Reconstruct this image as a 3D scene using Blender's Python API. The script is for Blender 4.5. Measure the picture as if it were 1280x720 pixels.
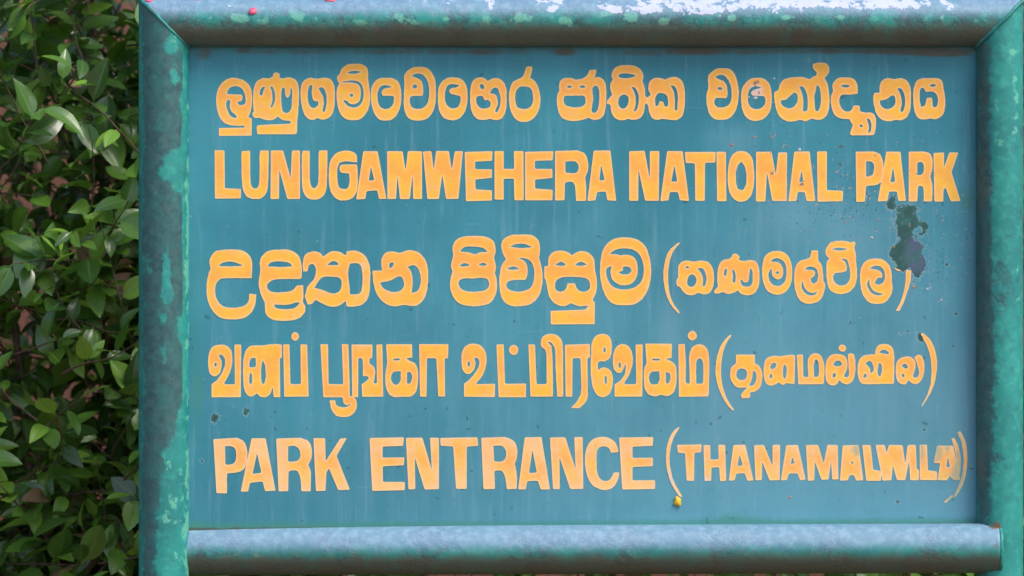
import bpy, bmesh, math, random
import numpy as np
from mathutils import Vector, Matrix, noise
from mathutils.geometry import delaunay_2d_cdt
R = math.radians
scene = bpy.context.scene
for o in list(bpy.data.objects): bpy.data.objects.remove(o)

# ---------------------------------------------------------------- camera, light
S = 0.0016                      # metres per photo pixel on the face of the sign
ZC = 1.65                       # height of the middle of the picture
def PX(x): return (x - 640) * S
def PZ(y): return ZC - (y - 360) * S

cd = bpy.data.cameras.new('camera'); cam = bpy.data.objects.new('camera', cd)
scene.collection.objects.link(cam); scene.camera = cam
cam.location = (0, -7.0, ZC); cam.rotation_euler = (R(90), 0, 0)
cd.sensor_width = 36; cd.lens = 36 * 7.0 / (1280 * S)
cd.clip_start = 0.1; cd.clip_end = 500
cd.dof.use_dof = True; cd.dof.focus_distance = 7.0; cd.dof.aperture_fstop = 3.0

w = bpy.data.worlds.new("World"); scene.world = w; w.use_nodes = True
nt = w.node_tree; nt.nodes.clear()
sky = nt.nodes.new('ShaderNodeTexSky'); sky.sky_type = 'NISHITA'; sky.sun_disc = False
SUN_EL, SUN_AZ = 52, 130         # azimuth clockwise from +Y: behind the camera, to the right
sky.sun_elevation = R(SUN_EL); sky.sun_rotation = R(SUN_AZ)
sky.air_density = 1.0; sky.dust_density = 2.5; sky.ozone_density = 1.5
bg = nt.nodes.new('ShaderNodeBackground'); bg.inputs['Strength'].default_value = 0.12
wo = nt.nodes.new('ShaderNodeOutputWorld')
nt.links.new(sky.outputs[0], bg.inputs[0]); nt.links.new(bg.outputs[0], wo.inputs[0])
sd = bpy.data.lights.new('sun', 'SUN'); sun = bpy.data.objects.new('sun', sd)
scene.collection.objects.link(sun)
sd.energy = 1.5; sd.angle = R(24); sd.color = (1.0, 0.95, 0.88)
az, el = R(SUN_AZ), R(SUN_EL)
sdir = Vector((math.sin(az)*math.cos(el), math.cos(az)*math.cos(el), math.sin(el)))
sun.rotation_euler = sdir.to_track_quat('Z', 'Y').to_euler(); sun.location = (3, -4, 6)
vs = scene.view_settings
vs.view_transform = 'Standard'; vs.look = 'None'; vs.exposure = 0.85; vs.gamma = 1; vs.use_curve_mapping = False

# ---------------------------------------------------------------- helpers
C = scene.collection
def link(name, me, parent=None, loc=None):
    o = bpy.data.objects.new(name, me); C.objects.link(o)
    if parent is not None: o.parent = parent
    if loc is not None: o.location = loc
    return o
def tag(o, label=None, cat=None, group=None, kind=None):
    if label: o['label'] = label
    if cat: o['category'] = cat
    if group: o['group'] = group
    if kind: o['kind'] = kind
    return o
def fbm(x, y, z=0.0, oct=4):
    v, a, f = 0, 0.5, 1
    for _ in range(oct):
        v += a * noise.noise(Vector((x*f, y*f, z*f))); a *= .5; f *= 2.03
    return v
class NT:
    """small wrapper that builds a principled material"""
    def __init__(s, name):
        s.m = bpy.data.materials.new(name); s.m.use_nodes = True
        s.t = s.m.node_tree; s.b = s.t.nodes['Principled BSDF']
    def n(s, typ, **k):
        nd = s.t.nodes.new(typ)
        for a, v in k.items():
            if isinstance(a, str) and a.startswith('i_'):
                key = a[2:]
                nd.inputs[int(key) if key.isdigit() else key.replace('_', ' ')].default_value = v
            else: setattr(nd, a, v)
        return nd
    def l(s, a, b): s.t.links.new(a, b)
    def noise(s, scale, detail=4, rough=.55, vec=None, dist=0.0, sc=None):
        nd = s.n('ShaderNodeTexNoise'); nd.inputs['Scale'].default_value = scale
        nd.inputs['Detail'].default_value = detail; nd.inputs['Roughness'].default_value = rough
        nd.inputs['Distortion'].default_value = dist
        if vec is None:
            vec = s.coord()
        if sc is not None:
            mp = s.n('ShaderNodeMapping'); mp.inputs['Scale'].default_value = sc
            s.l(vec, mp.inputs[0]); vec = mp.outputs[0]
        s.l(vec, nd.inputs['Vector']); return nd.outputs['Fac']
    def coord(s):
        if not hasattr(s, '_c'): s._c = s.n('ShaderNodeTexCoord').outputs['Object']
        return s._c
    def shift(s, q):
        mp = s.n('ShaderNodeMapping'); mp.inputs['Location'].default_value = (q, q*.7, q*1.3)
        s.l(s.coord(), mp.inputs[0]); return mp.outputs[0]
    def attr(s, name):
        return s.n('ShaderNodeAttribute', attribute_name=name).outputs['Fac']
    def ramp(s, fac, pts):
        r = s.n('ShaderNodeValToRGB'); el = r.color_ramp.elements
        while len(el) > 1: el.remove(el[-1])
        el[0].position = pts[0][0]; el[0].color = pts[0][1]
        for p, c in pts[1:]:
            e = el.new(p); e.color = c
        s.l(fac, r.inputs[0]); return r.outputs[0]
    def step(s, fac, a, b):
        m = s.n('ShaderNodeMapRange'); m.interpolation_type = 'SMOOTHSTEP'
        m.inputs[1].default_value = a; m.inputs[2].default_value = b
        s.l(fac, m.inputs[0]); return m.outputs[0]
    def math(s, op, a, b=None, c=None):
        m = s.n('ShaderNodeMath', operation=op)
        for i, v in enumerate((a, b, c)):
            if v is None: continue
            if isinstance(v, (int, float)): m.inputs[i].default_value = v
            else: s.l(v, m.inputs[i])
        return m.outputs[0]
    def mix(s, fac, a, b):
        m = s.n('ShaderNodeMix', data_type='RGBA')
        for sock, v in ((m.inputs[0], fac), (m.inputs[6], a), (m.inputs[7], b)):
            if isinstance(v, (int, float)): sock.default_value = v
            elif isinstance(v, tuple): sock.default_value = (*v[:3], 1)
            else: s.l(v, sock)
        return m.outputs[2]
    def bump(s, h, strength, dist=.001):
        b = s.n('ShaderNodeBump'); b.inputs['Strength'].default_value = strength
        b.inputs['Distance'].default_value = dist
        s.l(h, b.inputs['Height']); s.l(b.outputs[0], s.b.inputs['Normal'])
    def col(s, c):
        if isinstance(c, tuple): s.b.inputs['Base Color'].default_value = (*c[:3], 1)
        else: s.l(c, s.b.inputs['Base Color'])
    def rough(s, v):
        if isinstance(v, (int, float)): s.b.inputs['Roughness'].default_value = v
        else: s.l(v, s.b.inputs['Roughness'])
def smooth(me):
    for p in me.polygons: p.use_smooth = True
def g(c): return (*c, 1)

# ---------------------------------------------------------------- materials
def mat_board():
    k = NT('teal_board_paint')
    broad = k.noise(2.2, 5, .6)
    streak = k.math('ADD', k.math('MULTIPLY', k.noise(1.0, 4, .6, sc=(30, 1, 2.2)), .55), k.math('MULTIPLY', k.noise(5, 5, .65), .45))
    fine = k.noise(90, 5, .65)
    c = k.mix(k.step(broad, .36, .68), (.022, .208, .278), (.042, .285, .365))
    chalk = k.attr('chalk')
    cf = k.math('MULTIPLY', k.step(k.math('ADD', k.math('MULTIPLY', streak, .6), k.math('MULTIPLY', chalk, .55)), .35, .84), .50)
    c = k.mix(cf, c, (.18, .39, .50))
    c = k.mix(k.math('MULTIPLY', k.step(k.noise(11, 5, .65, vec=k.shift(4.4)), .52, .74), .30), c, (.030, .22, .235))
    c = k.mix(k.math('MULTIPLY', k.step(k.noise(1.0, 5, .7, sc=(75, 1, 5), vec=k.shift(6.1)), .52, .72), .36), c, (.17, .38, .47))
    green = k.attr('green')
    c = k.mix(k.math('MULTIPLY', k.step(k.math('ADD', green, k.math('MULTIPLY', fine, .5)), .40, 1.0), .8), c, (.050, .25, .19))
    mud = k.attr('mud')
    mf = k.step(k.math('ADD', mud, k.math('MULTIPLY', k.noise(26, 5, .7), .7)), .62, 1.05)
    c = k.mix(k.math('MULTIPLY', mf, .85), c, (.085, .075, .045))
    peel = k.attr('peel')
    pn = k.noise(42, 5, .7)
    pn = k.math('ADD', k.math('MULTIPLY', pn, .6), k.math('MULTIPLY', k.noise(140, 4, .7), .4))
    pf = k.step(k.math('ADD', peel, k.math('MULTIPLY', k.math('SUBTRACT', pn, .5), 2.6)), .40, .66)
    pc = k.mix(k.step(k.attr('violet'), .35, .75), (.020, .085, .078), (.075, .110, .185))
    pc = k.mix(k.step(k.noise(55, 4, .6), .45, .7), pc, (.030, .15, .135))
    c = k.mix(pf, c, pc)
    pit = k.step(k.noise(70, 2, .4), .73, .76)
    c = k.mix(k.math('MULTIPLY', pit, .6), c, (.02, .09, .11))
    lip = k.math('MULTIPLY', k.step(k.math('ADD', peel, k.math('MULTIPLY', k.math('SUBTRACT', pn, .5), 2.6)), .34, .44), k.math('SUBTRACT', 1.0, pf))
    c = k.mix(k.math('MULTIPLY', lip, .55), c, (.25, .42, .48))
    spk = k.attr('speck')
    s1 = k.step(k.math('ADD', k.noise(150, 2, .5), k.math('MULTIPLY', spk, .135)), .76, .80)
    c = k.mix(k.math('MULTIPLY', s1, .8), c, (.42, .30, .26))
    s2 = k.step(k.math('ADD', k.noise(190, 3, .55, vec=k.shift(3.3)), k.math('MULTIPLY', spk, .15)), .75, .79)
    c = k.mix(k.math('MULTIPLY', s2, .75), c, (.035, .09, .11))
    scr = k.step(k.noise(1.0, 3, .5, sc=(9, 1, 240), vec=k.shift(1.7)), .70, .74)
    c = k.mix(k.math('MULTIPLY', scr, .20), c, (.20, .42, .50))
    k.col(c); k.rough(.50)
    k.bump(k.math('ADD', k.math('MULTIPLY', fine, .35), k.math('MULTIPLY', pf, -1.2)), .35, .0012)
    return k.m
def mat_pipe():
    """teal tube paint, worn through to slate primer; attributes say where"""
    k = NT('worn_tube_paint')
    n1 = k.noise(16, 6, .62); n2 = k.noise(60, 5, .6); n3 = k.noise(7, 4, .6)
    c = k.mix(k.step(n3, .35, .65), (.012, .200, .190), (.018, .285, .245))
    c = k.mix(k.math('MULTIPLY', k.step(n2, .46, .72), .7), c, (.045, .38, .31))
    c = k.mix(k.math('MULTIPLY', k.step(k.noise(24, 6, .7), .50, .68), .6), c, (.016, .130, .150))
    # slate primer where worn, and shade painted down the right post
    wear_shade = k.attr('wear_shade')
    wn = k.math('ADD', k.math('MULTIPLY', n1, .5), k.math('MULTIPLY', k.noise(75, 5, .72), .5))
    wf = k.step(k.math('ADD', wear_shade, k.math('MULTIPLY', k.math('SUBTRACT', wn, .5), 2.2)), .34, .68)
    pr = k.mix(k.step(n2, .4, .65), (.022, .082, .092), (.045, .125, .130))
    pr = k.mix(k.math('MULTIPLY', k.step(k.noise(22, 6, .74), .40, .66), .85), pr, (.024, .145, .140))
    pr = k.mix(k.math('MULTIPLY', k.step(k.noise(48, 6, .74, vec=k.shift(2.7)), .56, .70), .55), pr, (.04, .26, .215))
    c = k.mix(wf, c, pr)
    # pale mint flakes
    mint = k.attr('mint')
    mf = k.step(k.math('ADD', mint, k.math('MULTIPLY', k.math('SUBTRACT', k.noise(30, 5, .65), .5), 1.5)), .48, .62)
    c = k.mix(k.math('MULTIPLY', mf, .85), c, (.13, .48, .34))
    # bleaching and lavender sky reflection painted into the upward faces
    sky_sheen = k.attr('sky_sheen')
    lf = k.step(k.math('ADD', sky_sheen, k.math('MULTIPLY', k.math('SUBTRACT', wn, .5), .9)), .05, .80)
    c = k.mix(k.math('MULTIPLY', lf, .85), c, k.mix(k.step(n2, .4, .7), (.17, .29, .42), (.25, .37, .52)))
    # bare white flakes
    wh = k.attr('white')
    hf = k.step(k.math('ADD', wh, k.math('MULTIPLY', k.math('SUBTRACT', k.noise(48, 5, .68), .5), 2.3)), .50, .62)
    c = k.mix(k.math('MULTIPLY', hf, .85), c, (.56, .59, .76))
    # dirt, plus shade painted under the rails and beside the board
    grime_shade = k.attr('grime_shade')
    gf = k.step(k.math('ADD', grime_shade, k.math('MULTIPLY', k.math('SUBTRACT', k.noise(30, 5, .7), .5), 1.1)), .15, .95)
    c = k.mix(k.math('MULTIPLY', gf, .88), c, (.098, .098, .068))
    rust = k.attr('rust')
    rf = k.step(k.math('ADD', rust, k.math('MULTIPLY', k.math('SUBTRACT', k.noise(80, 5, .7), .5), 1.3)), .45, .65)
    c = k.mix(rf, c, (.22, .085, .035))
    k.col(c); k.rough(k.ramp(n2, [(.3, g((.42,)*3)), (.8, g((.62,)*3))]))
    k.bump(k.math('ADD', k.math('MULTIPLY', n2, .4), k.math('SUBTRACT', k.math('MULTIPLY', hf, 1.0), k.math('MULTIPLY', wf, .9))), .45, .0012)
    return k.m
def mat_letter(fade):
    k = NT('orange_letter_paint')
    oi = k.n('ShaderNodeObjectInfo').outputs['Random']
    n1 = k.noise(17, 4, .6); n2 = k.noise(85, 5, .65)
    brush = k.noise(1.0, 4, .6, sc=(30, 1, 260))
    c = k.mix(k.step(k.math('ADD', n1, k.math('MULTIPLY', k.math('SUBTRACT', oi, .5), .12)), .36, .64), (.96, .425, .070), (.98, .525, .045))
    c = k.mix(k.math('MULTIPLY', k.step(k.noise(20, 3, .6, vec=k.shift(2.1)), .54, .74), .55), c, (.94, .42, .20))
    c = k.mix(k.math('MULTIPLY', k.step(brush, .50, .70), .28), c, (.97, .60, .24))
    f = k.step(k.math('ADD', k.noise(12, 5, .65, vec=k.shift(5.2)), fade*.16), .52, .78)
    c = k.mix(k.math('MULTIPLY', f, .60), c, (.96, .64, .38))
    # pale halo of camera sharpening painted along the letter edges
    e = k.math('MULTIPLY', k.attr('edge'), k.math('ADD', .45, k.math('MULTIPLY', n2, .8)))
    c = k.mix(k.math('MINIMUM', k.math('MULTIPLY', e, .80), .8), c, (.98, .68, .38))
    dull = k.step(k.math('ADD', k.attr('dull'), k.math('MULTIPLY', k.math('SUBTRACT', n2, .5), .9)), .30, .85)
    c = k.mix(k.math('MULTIPLY', dull, .75), c, (.36, .42, .28))
    pale = k.step(k.math('ADD', k.attr('pale'), k.math('MULTIPLY', k.math('SUBTRACT', k.noise(55, 4, .6), .5), 1.0)), .30, .85)
    c = k.mix(k.math('MULTIPLY', pale, .8), c, (.78, .60, .58))
    chip = k.step(k.math('ADD', k.attr('chip'), k.math('MULTIPLY', k.math('SUBTRACT', k.noise(130, 4, .7), .5), 2.4)), .52, .64)
    c = k.mix(k.math('MULTIPLY', chip, .9), c, (.16, .16, .17))
    k.col(c); k.rough(k.ramp(n2, [(.3, g((.42,)*3)), (.75, g((.62,)*3))])); k.bump(k.math('ADD', n2, brush), .3, .0005)
    return k.m
def mat_leaf(src):
    k = NT('glossy_leaf_' + src)
    if src == 'single': rnd = k.n('ShaderNodeObjectInfo').outputs['Random']
    else: rnd = k.attr('rnd')
    c = k.ramp(rnd, [(0, g((.042,.110,.024))), (.30, g((.078,.195,.034))), (.58, g((.115,.27,.040))), (.82, g((.20,.42,.05))), (.955, g((.30,.54,.07))), (.965, g((.22,.12,.08))), (1, g((.36,.19,.14)))])
    mid = k.attr('mid')
    c = k.mix(k.math('MULTIPLY', k.step(mid, .80, 1.0), .55), c, (.18, .30, .08))
    c = k.mix(k.math('MULTIPLY', k.step(k.noise(45, 4, .6), .55, .8), .35), c, (.05, .10, .03))
    k.col(c); k.rough(k.ramp(k.noise(30, 3, .5), [(.3, g((.24,)*3)), (.7, g((.38,)*3))]))
    k.b.inputs['Specular IOR Level'].default_value = 1.0
    k.bump(k.math('ADD', k.noise(55, 3, .6), k.math('MULTIPLY', mid, -.6)), .35, .002)
    tr = k.n('ShaderNodeBsdfTranslucent'); k.l(k.mix(.5, c, (.20, .40, .04)), tr.inputs[0])
    ms = k.n('ShaderNodeMixShader'); ms.inputs[0].default_value = .30
    out = k.t.nodes['Material Output']
    k.l(k.b.outputs[0], ms.inputs[1]); k.l(tr.outputs[0], ms.inputs[2]); k.l(ms.outputs[0], out.inputs[0])
    return k.m
def mat_simple(name, c1, c2, scale, rough=.85, b=.4, bd=.01):
    k = NT(name); n = k.noise(scale, 6, .65)
    k.col(k.mix(k.step(n, .35, .68), c1, c2)); k.rough(rough); k.bump(n, b, bd); return k.m
M = dict(board=mat_board(), pipe=mat_pipe(), letter=mat_letter(0.0), letter_low=mat_letter(1.35),
         leaf=mat_leaf('single'), leaves=mat_leaf('mass'),
         bark=mat_simple('twig_bark', (.075,.050,.038), (.16,.11,.085), 60, .8, .5, .002),
         earth=mat_simple('red_brown_earth', (.16,.085,.050), (.26,.15,.095), 3.2, .95, .8, .03),
         wall=mat_simple('terracotta_render', (.16,.070,.050), (.24,.11,.078), 6, .9, .5, .008),
         grass=mat_simple('grass_blade', (.05,.11,.02), (.11,.20,.04), 8, .6, .0),
         yellow=mat_simple('yellow_petal', (.82,.46,.01), (.85,.55,.02), 90, .5, .2, .001),
         pink=mat_simple('pink_petal', (.75,.07,.16), (.80,.16,.26), 90, .55, .2, .001),
         rust=mat_simple('rust_chip', (.35,.16,.06), (.50,.30,.16), 150, .8, .4, .001),
         dark=mat_simple('dark_flake', (.018,.050,.055), (.035,.09,.10), 120, .7, .4, .001),
         pale=mat_simple('pale_flake', (.50,.42,.42), (.60,.58,.60), 120, .7, .4, .001))

# ---------------------------------------------------------------- ground, wall
def build_ground():
    bm = bmesh.new()
    xs = [-200,-60,-20,-8] + [-6+.25*i for i in range(49)] + [8,20,60,200]
    ys = [-200,-60,-20,-9] + [-8+.25*i for i in range(49)] + [6,20,60,200]
    vs_ = [[bm.verts.new((x, y, (.03*fbm(x*.8, y*.8) + .008*noise.noise(Vector((x*5, y*5, 0)))) if abs(x) < 7 and -9 < y < 5 else 0)) for y in ys] for x in xs]
    for i in range(len(xs)-1):
        for j in range(len(ys)-1):
            bm.faces.new((vs_[i][j], vs_[i+1][j], vs_[i+1][j+1], vs_[i][j+1]))
    me = bpy.data.meshes.new('ground'); bm.to_mesh(me); bm.free(); me.materials.append(M['earth']); smooth(me)
    tag(link('ground', me), 'bare red brown earth under the sign and the bush', kind='structure')
build_ground()
def build_wall():
    bm = bmesh.new()
    x0, x1, y0, y1, z0, z1 = -6.0, 6.0, 2.35, 2.57, -.05, 2.9
    bmesh.ops.create_cube(bm, size=1)
    for v in bm.verts:
        v.co = Vector(((x0+x1)/2 + v.co.x*(x1-x0), (y0+y1)/2 + v.co.y*(y1-y0), (z0+z1)/2 + v.co.z*(z1-z0)))
    bmesh.ops.bevel(bm, geom=bm.edges[:], offset=.015, segments=2, affect='EDGES')
    me = bpy.data.meshes.new('wall'); bm.to_mesh(me); bm.free(); me.materials.append(M['wall'])
    o = link('garden_wall', me)
    tag(o, 'reddish brown rendered wall glimpsed through gaps in the bush', 'wall')
build_wall()
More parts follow.
